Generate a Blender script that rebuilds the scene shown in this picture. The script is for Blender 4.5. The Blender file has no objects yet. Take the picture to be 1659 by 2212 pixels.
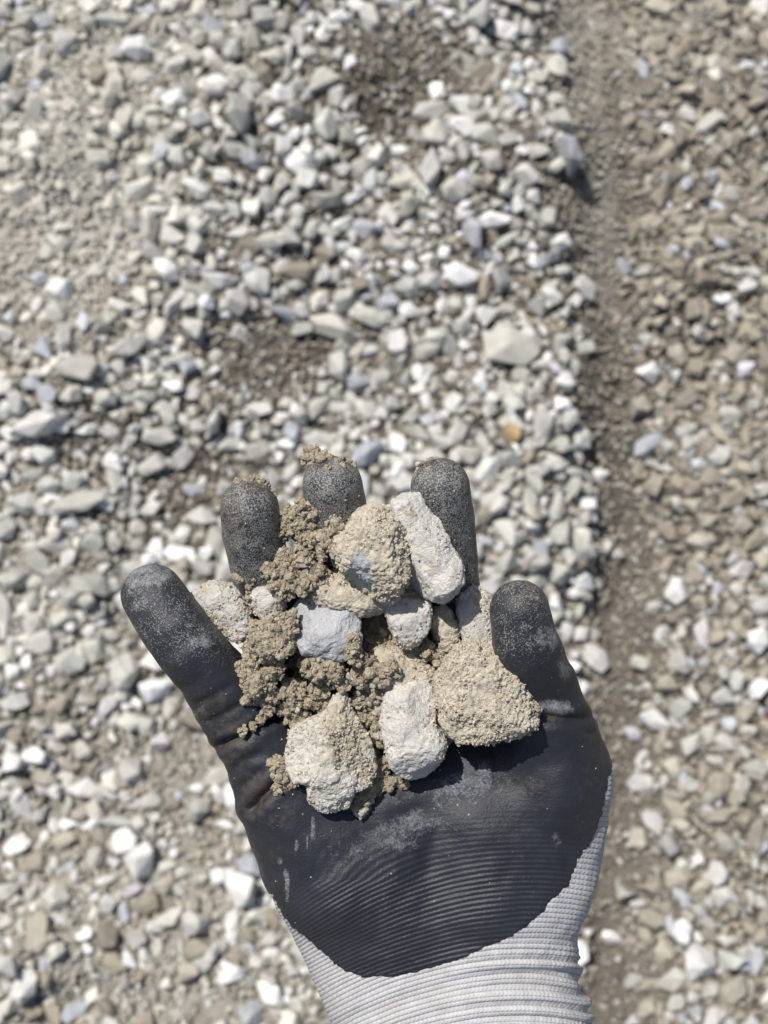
import bpy, math, random
import numpy as np
from mathutils import Matrix, Vector

random.seed(7)
RNG = np.random.default_rng(11)

# ------------------------------------------------------------------ camera, sky, sun, exposure
sc = bpy.context.scene
CAM_H = 1.66                      # metres above the ground
TILT = math.radians(12)           # off straight down
HALF = math.radians(20)           # half vertical field of view
cam_d = bpy.data.cameras.new('camera')
cam = bpy.data.objects.new('camera', cam_d)
sc.collection.objects.link(cam)
cam.location = (0, 0, CAM_H)
cam.rotation_euler = (TILT, 0, 0)
cam_d.sensor_fit = 'VERTICAL'
cam_d.angle = 2 * HALF
cam_d.sensor_height = 32.0
cam_d.lens = 16.0 / math.tan(HALF)
cam_d.clip_start = 0.02
cam_d.clip_end = 300
cam_d.dof.use_dof = True
cam_d.dof.focus_distance = 0.418
cam_d.dof.aperture_fstop = cam_d.lens / 1000 / 0.0026
sc.camera = cam

SUN_DIR = Vector((-0.44, 0.46, 1.16)).normalized()      # towards the sun
sun_el = math.asin(SUN_DIR.z)
w = bpy.data.worlds.new('World'); sc.world = w; w.use_nodes = True
nt = w.node_tree
bg = nt.nodes['Background']; bg.inputs['Strength'].default_value = 0.072
sky = nt.nodes.new('ShaderNodeTexSky'); sky.sky_type = 'NISHITA'; sky.sun_disc = False
sky.sun_elevation = sun_el
sky.sun_rotation = math.atan2(SUN_DIR.x, SUN_DIR.y)
sky.dust_density = 2.0
nt.links.new(sky.outputs['Color'], bg.inputs['Color'])
sun_d = bpy.data.lights.new('sun', 'SUN'); sun_d.energy = 4.1; sun_d.angle = math.radians(0.6)
sun_d.color = (1.0, 0.96, 0.90)
sun = bpy.data.objects.new('sun', sun_d); sc.collection.objects.link(sun)
sun.rotation_euler = SUN_DIR.to_track_quat('Z', 'Y').to_euler()
sc.view_settings.view_transform = 'Standard'
sc.view_settings.look = 'None'
sc.view_settings.exposure = 0.20
sc.view_settings.gamma = 1.0

# ------------------------------------------------------------------ frames
# (u, v): position in the photograph measured over 1659 x 2212; D0: distance of the palm, cm
D0 = 43.0
K = 2 * math.tan(HALF) / 2212.0
def pt(u, v, z):
    """point z cm above the palm plane, seen at (u, v); hand frame in cm (x right, y up, z to the eye)"""
    d = D0 - z
    return np.array([(u - 829.5) * K * d, (1106 - v) * K * d, z])
def cm(u_len, z=0.0):
    return u_len * K * (D0 - z)
RC = np.array(cam.rotation_euler.to_matrix())
CL = np.array([0, 0, CAM_H])
def to_world(P):
    P = np.asarray(P, float)
    Q = P.copy(); Q[..., 2] -= D0
    return Q * 0.01 @ RC.T + CL
def uv_of(P):
    d = D0 - P[:, 2]
    return P[:, 0] / (K * d) + 829.5, 1106 - P[:, 1] / (K * d)
def ground_xy(u, v):
    u = np.asarray(u, float); v = np.asarray(v, float)
    r = np.stack([(u - 829.5) * K, (1106 - v) * K, -np.ones_like(u)], -1) @ RC.T
    t = -CAM_H / r[..., 2]
    return r[..., 0] * t, r[..., 1] * t
def uv_ground(x, y, z=0.0):
    p = np.stack([x, y, np.zeros_like(x) + z - CAM_H], -1) @ RC
    d = -p[..., 2]
    return p[..., 0] / (K * d) + 829.5, 1106 - p[..., 1] / (K * d)

# ------------------------------------------------------------------ noise in numpy
def _h(i, j, k, s):
    n = (i.astype(np.int64) * 73856093) ^ (j.astype(np.int64) * 19349663) ^ (k.astype(np.int64) * 83492791) ^ (s * 2654435761)
    n = (n ^ (n >> 13)) * 1274126177 & 0x7fffffff
    n = ((n ^ (n >> 15)) * 668265263) & 0x7fffffff
    return (n ^ (n >> 11)) / float(0x7fffffff)
def vnoise(P, s=0):
    f = np.floor(P); t = P - f; t = t * t * (3 - 2 * t)
    i, j, k = (f[:, a].astype(np.int64) for a in range(3))
    r = 0
    for a in (0, 1):
        for b in (0, 1):
            for c in (0, 1):
                wgt = (t[:, 0] if a else 1 - t[:, 0]) * (t[:, 1] if b else 1 - t[:, 1]) * (t[:, 2] if c else 1 - t[:, 2])
                r = r + wgt * _h(i + a, j + b, k + c, s)
    return r * 2 - 1
def fbm(P, o=4, s=0, g=0.5):
    r = 0; a = 1.0
    for q in range(o):
        r = r + a * vnoise(P * (2.03 ** q) + 17.3 * q, s + q); a *= g
    return r
def worley(P, s=0):
    f = np.floor(P).astype(np.int64)
    best = np.full(len(P), 9.0)
    for a in (-1, 0, 1):
        for b in (-1, 0, 1):
            for c in (-1, 0, 1):
                i, j, k = f[:, 0] + a, f[:, 1] + b, f[:, 2] + c
                q = np.stack([i + _h(i, j, k, s + 1), j + _h(i, j, k, s + 2), k + _h(i, j, k, s + 3)], 1)
                best = np.minimum(best, ((q - P) ** 2).sum(1))
    return np.sqrt(best)

# ------------------------------------------------------------------ mesh helpers
def ico(n):
    t = (1 + 5 ** .5) / 2
    V = [(-1, t, 0), (1, t, 0), (-1, -t, 0), (1, -t, 0), (0, -1, t), (0, 1, t), (0, -1, -t), (0, 1, -t), (t, 0, -1), (t, 0, 1), (-t, 0, -1), (-t, 0, 1)]
    F = [(0, 11, 5), (0, 5, 1), (0, 1, 7), (0, 7, 10), (0, 10, 11), (1, 5, 9), (5, 11, 4), (11, 10, 2), (10, 7, 6), (7, 1, 8),
         (3, 9, 4), (3, 4, 2), (3, 2, 6), (3, 6, 8), (3, 8, 9), (4, 9, 5), (2, 4, 11), (6, 2, 10), (8, 6, 7), (9, 8, 1)]
    V = np.array(V, float); V /= np.linalg.norm(V, axis=1)[:, None]; F = np.array(F)
    for _ in range(n):
        E = np.sort(np.concatenate([F[:, [0, 1]], F[:, [1, 2]], F[:, [2, 0]]]), axis=1)
        U, inv = np.unique(E, axis=0, return_inverse=True); inv = inv.reshape(-1)
        M = V[U[:, 0]] + V[U[:, 1]]; M /= np.linalg.norm(M, axis=1)[:, None]
        m = len(F); a, b, c = inv[:m] + len(V), inv[m:2 * m] + len(V), inv[2 * m:] + len(V)
        V = np.concatenate([V, M])
        F = np.concatenate([np.stack([F[:, 0], a, c], 1), np.stack([F[:, 1], b, a], 1), np.stack([F[:, 2], c, b], 1), np.stack([a, b, c], 1)])
    return V, F
ICO = {n: ico(n) for n in range(7)}
def normals(V, F):
    N = np.zeros_like(V)
    n = np.cross(V[F[:, 1]] - V[F[:, 0]], V[F[:, 2]] - V[F[:, 0]])
    for a in range(F.shape[1]): 
        for c in range(3): N[:, c] += np.bincount(F[:, a], n[:, c], len(V))
    return N / (np.linalg.norm(N, axis=1)[:, None] + 1e-12)
def make_mesh(name, V, F, mat, attrs=None, smooth=True):
    me = bpy.data.meshes.new(name)
    k = F.shape[1]
    me.vertices.add(len(V)); me.vertices.foreach_set('co', V.astype(np.float32).ravel())
    me.loops.add(F.size); me.loops.foreach_set('vertex_index', F.astype(np.int32).ravel())
    me.polygons.add(len(F)); me.polygons.foreach_set('loop_start', np.arange(0, F.size, k, dtype=np.int32))
    me.polygons.foreach_set('use_smooth', np.full(len(F), smooth))
    if attrs and '_s' in attrs:
        me.polygons.foreach_set('use_smooth', attrs['_s'][F[:, 0]] > .5); attrs = {k_: a_ for k_, a_ in attrs.items() if k_ != '_s'}
    me.update(calc_edges=True)
    for n, a in (attrs or {}).items():
        if a.ndim == 2:
            at = me.attributes.new(n, 'FLOAT_COLOR', 'POINT')
            at.data.foreach_set('color', np.concatenate([a, np.ones((len(a), 1))], 1).astype(np.float32).ravel())
        else:
            at = me.attributes.new(n, 'FLOAT', 'POINT'); at.data.foreach_set('value', a.astype(np.float32))
    me.materials.append(mat)
    return me
def link(name, data, parent=None, label=None, cat=None, kind=None, group=None):
    o = bpy.data.objects.new(name, data); sc.collection.objects.link(o)
    if parent: o.parent = parent
    if label: o['label'] = label
    if cat: o['category'] = cat
    if kind: o['kind'] = kind
    if group: o['group'] = group
    return o
def hand_obj(name, V, F, mat, attrs=None, centre=None, **kw):
    """vertices in the hand frame (cm) -> object with its origin at the thing's centre, in metres"""
    W = to_world(V)
    c = W.mean(0) if centre is None else centre
    o = link(name, make_mesh(name, W - c, F, mat, attrs), **kw)
    o.location = c
    return o
def rotmats(n, rng, flat=0.0):
    q = rng.normal(size=(n, 4)); q /= np.linalg.norm(q, axis=1)[:, None]
    w_, x, y, z = q.T
    return np.stack([1 - 2 * (y * y + z * z), 2 * (x * y - z * w_), 2 * (x * z + y * w_),
                     2 * (x * y + z * w_), 1 - 2 * (x * x + z * z), 2 * (y * z - x * w_),
                     2 * (x * z - y * w_), 2 * (y * z + x * w_), 1 - 2 * (x * x + y * y)], 1).reshape(n, 3, 3)
def scatter(base, C, R, S):
    """join copies of base shapes: C centres, R rotation matrices, S scales (n,3); returns V, F, index of copy per vertex"""
    Vs, Fs, Is = [], [], []; off = 0
    nb = len(base); pick = RNG.integers(0, nb, len(C))
    for b in range(nb):
        m = np.where(pick == b)[0]
        if not len(m): continue
        bv, bf = base[b]
        X = np.einsum('nij,nvj->nvi', R[m], bv[None] * S[m][:, None, :]) + C[m][:, None, :]
        Vs.append(X.reshape(-1, 3))
        Fs.append((bf[None] + (np.arange(len(m)) * len(bv))[:, None, None]).reshape(-1, 3) + off)
        Is.append(np.repeat(m, len(bv))); off += len(m) * len(bv)
    return np.concatenate(Vs), np.concatenate(Fs), np.concatenate(Is)

# ------------------------------------------------------------------ material helpers
class NT:
    def __init__(s, name):
        s.m = bpy.data.materials.new(name); s.m.use_nodes = True
        s.t = s.m.node_tree; s.b = s.t.nodes['Principled BSDF']
    def n(s, typ, ins=None, **props):
        x = s.t.nodes.new(typ)
        for k, v in props.items(): setattr(x, k, v)
        for k, v in (ins or {}).items():
            if isinstance(v, bpy.types.NodeSocket): s.t.links.new(v, x.inputs[k])
            else: x.inputs[k].default_value = v
        return x
    def math(s, op, a, b=0.0, c=0.0, clamp=False):
        x = s.n('ShaderNodeMath', {0: a, 1: b, 2: c}, operation=op, use_clamp=clamp); return x.outputs[0]
    def mix(s, f, a, b):
        x = s.t.nodes.new('ShaderNodeMix'); x.data_type = 'RGBA'
        for k, v in ((0, f), (6, a), (7, b)):
            if isinstance(v, bpy.types.NodeSocket): s.t.links.new(v, x.inputs[k])
            else: x.inputs[k].default_value = v if k == 0 else (*v, 1)
        return x.outputs[2]
    def noise(s, vec, scale, detail=4, rough=0.6):
        return s.n('ShaderNodeTexNoise', {'Vector': vec, 'Scale': scale, 'Detail': detail, 'Roughness': rough}).outputs['Fac']
    def ramp(s, f, a, b):
        return s.n('ShaderNodeMapRange', {0: f, 1: a, 2: b}).outputs[0]
    def attr(s, name): return s.n('ShaderNodeAttribute', attribute_name=name)
    def obj(s): return s.n('ShaderNodeTexCoord').outputs['Object']
    def out(s, col=None, rough=None, bump=None, bstr=1.0, bdist=0.001, spec=None):
        for k, v in (('Base Color', col), ('Roughness', rough), ('Specular IOR Level', spec)):
            if v is None: continue
            if isinstance(v, bpy.types.NodeSocket): s.t.links.new(v, s.b.inputs[k])
            else: s.b.inputs[k].default_value = v
        if bump is not None:
            bn = s.n('ShaderNodeBump', {'Height': bump, 'Strength': bstr, 'Distance': bdist})
            s.t.links.new(bn.outputs[0], s.b.inputs['Normal'])
        return s.m

MUD = (0.66, 0.60, 0.485); MUD2 = (0.50, 0.44, 0.345)
def rock_mat(name, light, dark, blue=None, speck=0.5):
    """clean stone colour where attribute mud = 0, dried mud where it is 1"""
    t = NT(name); o = t.obj()
    big = t.ramp(t.noise(o, 120, 5, .65), .35, .65)
    c = t.mix(big, dark, light)
    c = t.mix(t.math('MULTIPLY', t.ramp(t.noise(o, 330, 6, .75), .50, .68), .55), c, (0.56, 0.50, 0.40))
    c = t.mix(t.math('MULTIPLY', t.ramp(t.noise(o, 210, 3, .8), .60, .66), .45), c, tuple(x * .62 for x in dark))
    if blue: c = t.mix(t.attr('patch').outputs['Fac'], c, blue)
    fine = t.noise(o, 1300, 4, .7)
    sp = t.ramp(fine, .52, .66)
    c = t.mix(t.math('MULTIPLY', sp, speck), c, tuple(x * .5 for x in dark))
    mud = t.mix(t.ramp(t.noise(o, 700, 4, .7), .35, .7), MUD2, MUD)
    vo = t.n('ShaderNodeTexVoronoi', {'Vector': o, 'Scale': 900.0}).outputs['Color']
    mud = t.n('ShaderNodeHueSaturation', {'Color': mud, 'Value': t.math('ADD', t.math('MULTIPLY', vo, .36), .86)}).outputs[0]
    mud = t.mix(t.ramp(t.noise(o, 2200, 2, .6), .60, .72), mud, (0.72, 0.68, 0.59))
    mm = t.math('ADD', t.attr('mud').outputs['Fac'], t.math('MULTIPLY', t.math('SUBTRACT', t.noise(o, 500, 4, .7), .5), 1.1))
    mm = t.ramp(mm, .42, .62)
    c = t.mix(mm, c, mud)
    gvv = t.math('ADD', t.attr('gv').outputs['Fac'], 1.0)
    c = t.n('ShaderNodeHueSaturation', {'Color': c, 'Value': gvv}).outputs[0]
    h = t.math('ADD', t.noise(o, 2600, 3, .7), t.math('MULTIPLY', t.noise(o, 900, 4, .7), 1.4))
    return t.out(c, 0.95, h, 0.9, 0.0007, 0.2)

M_white = rock_mat('chalky_white_stone', (0.76, 0.74, 0.69), (0.66, 0.635, 0.585), speck=.25)
M_blue = rock_mat('blue_grey_limestone', (0.64, 0.645, 0.66), (0.46, 0.475, 0.50), speck=.3)
M_patch = rock_mat('mud_coated_limestone', (0.78, 0.75, 0.68), (0.66, 0.63, 0.56), blue=(0.46, 0.49, 0.49))
M_speck = rock_mat('speckled_grey_stone', (0.78, 0.75, 0.68), (0.54, 0.53, 0.51), speck=.6)
M_mud = rock_mat('dried_mud', (0.46, 0.42, 0.35), (0.38, 0.33, 0.26))
MUD = (0.50, 0.435, 0.325); MUD2 = (0.33, 0.28, 0.20)
M_soil = rock_mat('moist_soil', (0.66, 0.62, 0.54), (0.50, 0.46, 0.38))

# glove coating: attributes dust (pale), tan (brown dust), row (knit row phase), rib (rib strength), speck (foam grain)
def coat_material():
    t = NT('black_nitrile_foam'); o = t.obj()
    base = t.mix(t.ramp(t.noise(o, 60, 4, .6), .3, .7), (0.016, 0.018, 0.024), (0.029, 0.032, 0.041))
    n1 = t.noise(o, 1500, 4, .75); n2 = t.noise(o, 260, 5, .7); n3 = t.noise(o, 2300, 3, .6)
    row = t.attr('row').outputs['Fac']; rib = t.attr('rib').outputs['Fac']
    s1 = t.math('SINE', t.math('MULTIPLY', row, 6.2831853))
    dust = t.attr('dust').outputs['Fac']
    f = t.math('ADD', t.math('MULTIPLY', n1, .60), t.math('MULTIPLY', n2, .55))
    f = t.math('ADD', t.math('SUBTRACT', f, .075), t.math('MULTIPLY', t.math('MULTIPLY', s1, rib), .03))
    f = t.math('ADD', f, t.math('MULTIPLY', t.math('SUBTRACT', dust, .5), .30))
    fd = t.math('MULTIPLY', t.ramp(f, .52, .76), .62)
    c = t.mix(fd, base, (0.42, 0.43, 0.45))
    sp = t.math('ADD', n3, t.math('MULTIPLY', t.math('SUBTRACT', t.attr('speck').outputs['Fac'], .5), .30))
    sp = t.math('ADD', sp, t.math('MULTIPLY', t.math('SUBTRACT', n2, .5), .45))
    sp = t.math('MULTIPLY', t.ramp(sp, .55, .68), .68)
    c = t.mix(sp, c, (0.36, 0.35, 0.32))
    tn = t.math('ADD', t.noise(o, 420, 5, .75), t.math('MULTIPLY', t.math('SUBTRACT', t.attr('tan').outputs['Fac'], .5), .45))
    c = t.mix(t.math('MULTIPLY', t.ramp(tn, .50, .80), .40), c, (0.17, 0.13, 0.085))
    rough = t.math('ADD', t.math('MULTIPLY', fd, .4), .44)
    stitch = t.math('SINE', t.math('MULTIPLY', t.attr('col').outputs['Fac'], 6.2831853))
    hr = t.math('MULTIPLY', t.math('ADD', s1, t.math('MULTIPLY', stitch, .12)), rib)
    h = t.math('ADD', t.math('MULTIPLY', hr, .30), t.math('ADD', t.math('MULTIPLY', n1, .55), t.math('MULTIPLY', n2, .9)))
    h = t.math('ADD', h, t.math('MULTIPLY', fd, .35))
    return t.out(c, rough, h, 0.6, 0.0006, 0.45)
def knit_material():
    t = NT('grey_knit_yarn'); o = t.obj()
    row = t.attr('row').outputs['Fac']; col = t.attr('col').outputs['Fac']
    fr = t.math('FRACT', row)
    tri = t.math('ABSOLUTE', t.math('SUBTRACT', fr, .5))                  # 0 mid row, .5 between rows
    prof = t.math('SQRT', t.math('MAXIMUM', t.math('SUBTRACT', .26, t.math('MULTIPLY', tri, tri)), 0.0001))
    ph = t.math('ADD', t.math('MULTIPLY', col, 6.2831853), t.math('MULTIPLY', tri, 6.0))
    st = t.math('SINE', ph)
    n = t.noise(o, 2500, 3, .7)
    h = t.math('ADD', t.math('MULTIPLY', prof, 2.0), t.math('ADD', t.math('MULTIPLY', st, .10), t.math('MULTIPLY', n, .25)))
    c = t.mix(t.ramp(t.math('ADD', t.math('MULTIPLY', st, .12), t.noise(o, 300, 5, .7)), .3, .75), (0.43, 0.425, 0.425), (0.58, 0.575, 0.57))
    gap = t.ramp(tri, .34, .5)
    c = t.mix(t.math('MULTIPLY', gap, .45), c, (0.24, 0.24, 0.30))
    c = t.mix(t.math('MULTIPLY', t.ramp(t.noise(o, 90, 4, .6), .5, .75), .22), c, (0.36, 0.31, 0.22))
    return t.out(c, 0.95, h, 0.6, 0.0006, 0.15)
M_coat = coat_material(); M_knit = knit_material()

def gravel_material(name, use_attr):
    t = NT(name); o = t.obj()
    if use_attr: base = t.attr('tint').outputs['Color']
    else: base = t.n('ShaderNodeObjectInfo').outputs['Color']
    n = t.noise(o, 70, 5, .65) if use_attr else t.noise(o, 1.6, 5, .65)
    k = t.ramp(n, .3, .7)
    hs = t.n('ShaderNodeHueSaturation', {'Color': base, 'Value': t.math('ADD', t.math('MULTIPLY', k, .35), .80)}).outputs[0]
    c = t.mix(t.math('MULTIPLY', t.ramp(n, .56, .70), .35), hs, (0.38, 0.345, 0.285))
    return t.out(c, 0.9, t.noise(o, 260, 4, .7) if use_attr else t.noise(o, 6, 4, .7), 0.6, 0.002, 0.3)
M_grav = gravel_material('gravel_mixed', True); M_stone = gravel_material('crushed_limestone', False)
def ground_material():
    t = NT('dirt_and_fines'); o = t.obj()
    a = t.ramp(t.noise(o, 9, 6, .65), .35, .65); b = t.noise(o, 220, 5, .75)
    c = t.mix(a, (0.115, 0.102, 0.085), (0.190, 0.171, 0.143))
    c = t.mix(t.ramp(b, .55, .8), c, (0.34, 0.315, 0.27))
    c = t.mix(t.math('MULTIPLY', t.attr('sand').outputs['Fac'], t.ramp(b, .25, .45)), c, (0.60, 0.575, 0.505))
    return t.out(c, 0.95, t.math('ADD', b, t.noise(o, 60, 5, .7)), 0.9, 0.004, 0.2)
M_ground = ground_material()

# ------------------------------------------------------------------ GROUND
def seg_dist(px, py, poly):
    best = np.full(np.shape(px), 1e9); side = np.zeros(np.shape(px))
    for (ax, ay), (bx, by) in zip(poly[:-1], poly[1:]):
        dx, dy = bx - ax, by - ay
        t = np.clip(((px - ax) * dx + (py - ay) * dy) / (dx * dx + dy * dy), 0, 1)
        qx, qy = ax + t * dx, ay + t * dy
        d = np.hypot(px - qx, py - qy)
        s = np.sign((px - ax) * dy - (py - ay) * dx)
        side = np.where(d < best, s, side); best = np.minimum(best, d)
    return best, side
FURROW = [(1180, -600), (1255, 0), (1295, 300), (1290, 700), (1330, 1000), (1350, 1350), (1330, 1700), (1310, 2000), (1330, 2900)]
BARE = [(200, 480, 110, 270, .62), (330, 200, 80, 120, .4), (430, 1790, 70, 60, .6), (300, 2150, 300, 40, .6), (1330, 1750, 70, 200, .6), (1250, 120, 70, 160, .95), (1290, 420, 80, 170, .9), (1310, 900, 55, 200, .85), (1340, 1300, 60, 200, .8), (480, 850, 60, 60, .5), (720, 820, 50, 40, .5), (1060, 560, 40, 50, .4), (1000, 170, 60, 60, .5), (880, 330, 50, 60, .5), (230, 560, 60, 90, .6), (400, 1640, 70, 60, .7), (590, 775, 140, 85, 1.), (860, 150, 130, 115, 1.), (700, 265, 60, 60, .5), (840, 250, 80, 60, .7), (400, 1070, 90, 110, .75), (330, 1340, 80, 70, .6),
        (150, 260, 50, 230, .9), (40, 560, 60, 130, .9), (300, 130, 90, 110, .45), (270, 400, 70, 120, .45), (180, 980, 70, 60, .5), (1350, 1880, 110, 190, .55), (1300, 1500, 60, 150, .6),
        (1480, 120, 120, 150, .4), (1500, 1850, 100, 70, .5), (940, 640, 60, 50, .5), (950, 860, 90, 40, .4)]
SAND = [(1245, 60, 55, 260, .45), (1285, 480, 40, 180, .25), (200, 430, 200, 360, 1.0), (420, 90, 170, 120, .8), (230, 300, 160, 420, .9), (60, 560, 120, 200, .8), (200, 700, 120, 150, .5), (300, 2000, 420, 260, .55), (330, 1650, 350, 200, .4), (1450, 100, 140, 170, .4), (120, 1350, 200, 200, .4)]
def blobs(u, v, L):
    r = np.zeros(np.shape(u))
    for cu, cv, ru, rv, s in L:
        r = np.maximum(r, s * np.exp(-(((u - cu) / (1.15 * ru)) ** 2 + ((v - cv) / (1.15 * rv)) ** 2) ** 2))
    return r
def height(x, y):
    u, v = uv_ground(x, y)
    wq = fbm(np.stack([x * 9, y * 9, x * 0], -1).reshape(-1, 3), 3, 55).reshape(np.shape(x))
    d, side = seg_dist(u + 34 * wq, v, FURROW)
    right = side < 0
    # `side` is + on the heap (left) side
    heap = 0.035 * (1 - np.exp(-(d / 190.0) ** 2))
    flat = 0.018 * (1 - np.exp(-(d / 110.0) ** 2))
    h = np.where(side > 0, flat, heap) if LEFT_NEG else np.where(side > 0, heap, flat)
    h = h - 0.012 * np.exp(-(d / 60.0) ** 2)
    P = np.stack([x * 4, y * 4, x * 0], -1).reshape(-1, 3)
    h = h + 0.014 * fbm(P, 3, 5).reshape(np.shape(x))
    h = h - 0.012 * blobs(u, v, BARE)
    # ridge of the heap, lit on its left, falling away to the right
    rd, rs = seg_dist(u, v, RIDGE)
    rs = rs * RSGN
    ridge = np.where(rs > 0, 0.125 * np.exp(-(rd / 330.0) ** 1.6), 0.125 * np.exp(-(rd / 700.0) ** 2))
    h = h + ridge * (.8 - .35 * np.clip((v - 350) / 500, 0, 1)) * np.exp(-(np.maximum(v - 800, 0) / 400.0) ** 2)
    rd, rs = seg_dist(u, v, RIDGE2)
    h = h + np.where(rs * RSGN2 > 0, 0.045 * np.exp(-(rd / 150.0) ** 1.6), 0.045 * np.exp(-(rd / 330.0) ** 2))
    h = h + 0.022 * fbm(P * 1.9 + 7, 2, 15).reshape(np.shape(x))
    f = np.clip((4 - np.hypot(x, y)) / 2.5, 0, 1)
    return h * f
RIDGE = [(720, -500), (590, 0), (440, 350), (190, 640), (60, 900), (-200, 1400)]
RIDGE2 = [(1150, -400), (1180, 0), (1200, 350), (1170, 800), (1130, 1150)]
_, _r = seg_dist(np.array([900.]), np.array([700.]), RIDGE); RSGN = float(_r[0])
_, _r = seg_dist(np.array([1500.]), np.array([300.]), RIDGE2); RSGN2 = float(_r[0])
_d, _s = seg_dist(np.array([600.]), np.array([600.]), FURROW)
LEFT_NEG = bool(_s[0] < 0)
def stretched(n, inner, outer):
    a = np.linspace(-1, 1, n)
    core = a * inner / 0.86
    m = np.abs(a) > 0.86
    core[m] = np.sign(a[m]) * (inner + (outer - inner) * ((np.abs(a[m]) - 0.86) / 0.14) ** 3)
    return core
gx = stretched(430, 0.95, 60); gy = stretched(520, 1.15, 60) + 0.35
X, Y = np.meshgrid(gx, gy, indexing='ij')
Z = height(X, Y)
Pn = np.stack([X, Y, Z], -1).reshape(-1, 3)
near = (np.hypot(X, Y - .35) < 1.8)
Z = Z + np.where(near, 0.0035 * fbm(Pn * 60, 3, 9).reshape(X.shape) + 0.002 * vnoise(Pn * 240, 3).reshape(X.shape), 0)
V = np.stack([X, Y, Z], -1).reshape(-1, 3)
nx_, ny_ = X.shape
I = np.arange(nx_ * ny_).reshape(nx_, ny_)
F = np.stack([I[:-1, :-1], I[1:, :-1], I[1:, 1:], I[:-1, 1:]], -1).reshape(-1, 4)
gu, gv = uv_ground(V[:, 0], V[:, 1])
ground = link('ground', make_mesh('ground', V, F, M_ground, {'sand': np.where(np.hypot(V[:, 0], V[:, 1]) < 2, np.clip(blobs(gu, gv, SAND) , 0, 1), 0.3)}), kind='structure')

def tints(kind, n):
    """base colours of ground stones"""
    pal = {'w': [(0.52, 0.52, 0.49), (0.57, 0.57, 0.545), (0.45, 0.45, 0.42), (0.48, 0.47, 0.43)],
           'b': [(0.46, 0.48, 0.52), (0.52, 0.54, 0.575), (0.40, 0.415, 0.44)],
           't': [(0.36, 0.325, 0.27), (0.29, 0.26, 0.215), (0.41, 0.38, 0.32), (0.33, 0.295, 0.24)],
           'o': [(0.58, 0.42, 0.22)], 'B': [(0.74, 0.74, 0.725)], 'c': [(0.60, 0.585, 0.525), (0.55, 0.535, 0.48), (0.63, 0.615, 0.56)]}[kind]
    c = np.array([pal[i] for i in RNG.integers(0, len(pal), n)])
    return np.clip(c * np.array([1.03, 1.02, 1.0]) * RNG.uniform(.80, 1.12, (n, 1)) * RNG.uniform(.985, 1.015, (n, 3)), 0, .8)

def stone_shape(level, seed, planes=9):
    r = np.random.default_rng(seed)
    Vv, Ff = ICO[level]; P = Vv.copy() * (1 + .12 * vnoise(Vv * 1.6 + seed * 3.1, seed)[:, None])
    for _ in range(planes):
        n = r.normal(size=3); n /= np.linalg.norm(n); d = r.uniform(.58, .86)
        e = np.maximum(P @ n - d, 0); P = P - e[:, None] * n * .96
    P = P * (1 + .05 * vnoise(P * 5 + seed, seed + 5)[:, None])
    return P / np.abs(P).max(0), Ff
import bmesh
def hull_shape(seed, npts, bevel=0.0, spread=.0):
    r = np.random.default_rng(seed)
    best = None
    P = []
    while len(P) < npts:                       # corners kept apart, so that faces are large and edges sharp
        p = r.normal(size=3); p /= np.linalg.norm(p)
        if all(np.linalg.norm(p - q) > .62 for q in P) or r.random() < .02: P.append(p)
    P = np.array(P) * r.uniform(.78, 1.08, (npts, 1))
    bm = bmesh.new()
    for p in P: bm.verts.new(p)
    g = bmesh.ops.convex_hull(bm, input=bm.verts)
    bmesh.ops.delete(bm, geom=[e for e in g['geom_interior'] if isinstance(e, bmesh.types.BMVert)], context='VERTS')
    bmesh.ops.dissolve_limit(bm, angle_limit=math.radians(16), verts=bm.verts, edges=bm.edges)
    if bevel: bmesh.ops.bevel(bm, geom=list(bm.edges), offset=bevel, segments=1, affect='EDGES', clamp_overlap=True)
    bmesh.ops.triangulate(bm, faces=bm.faces)
    bm.verts.index_update()
    Vv = np.array([v.co[:] for v in bm.verts]); Ff = np.array([[v.index for v in f.verts] for f in bm.faces]); bm.free()
    Vv -= (Vv.max(0) + Vv.min(0)) / 2
    return Vv / np.abs(Vv).max(0), Ff
SH1 = [hull_shape(100 + k, 9 + k % 5, .04) for k in range(26)]
SH2 = [hull_shape(200 + k, 9 + k % 6, .045) for k in range(40)]
SH0 = [hull_shape(300 + k, 7 + k % 3) for k in range(14)]
HULL = [hull_shape(400 + k, 7 + k % 4) for k in range(14)]

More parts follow.
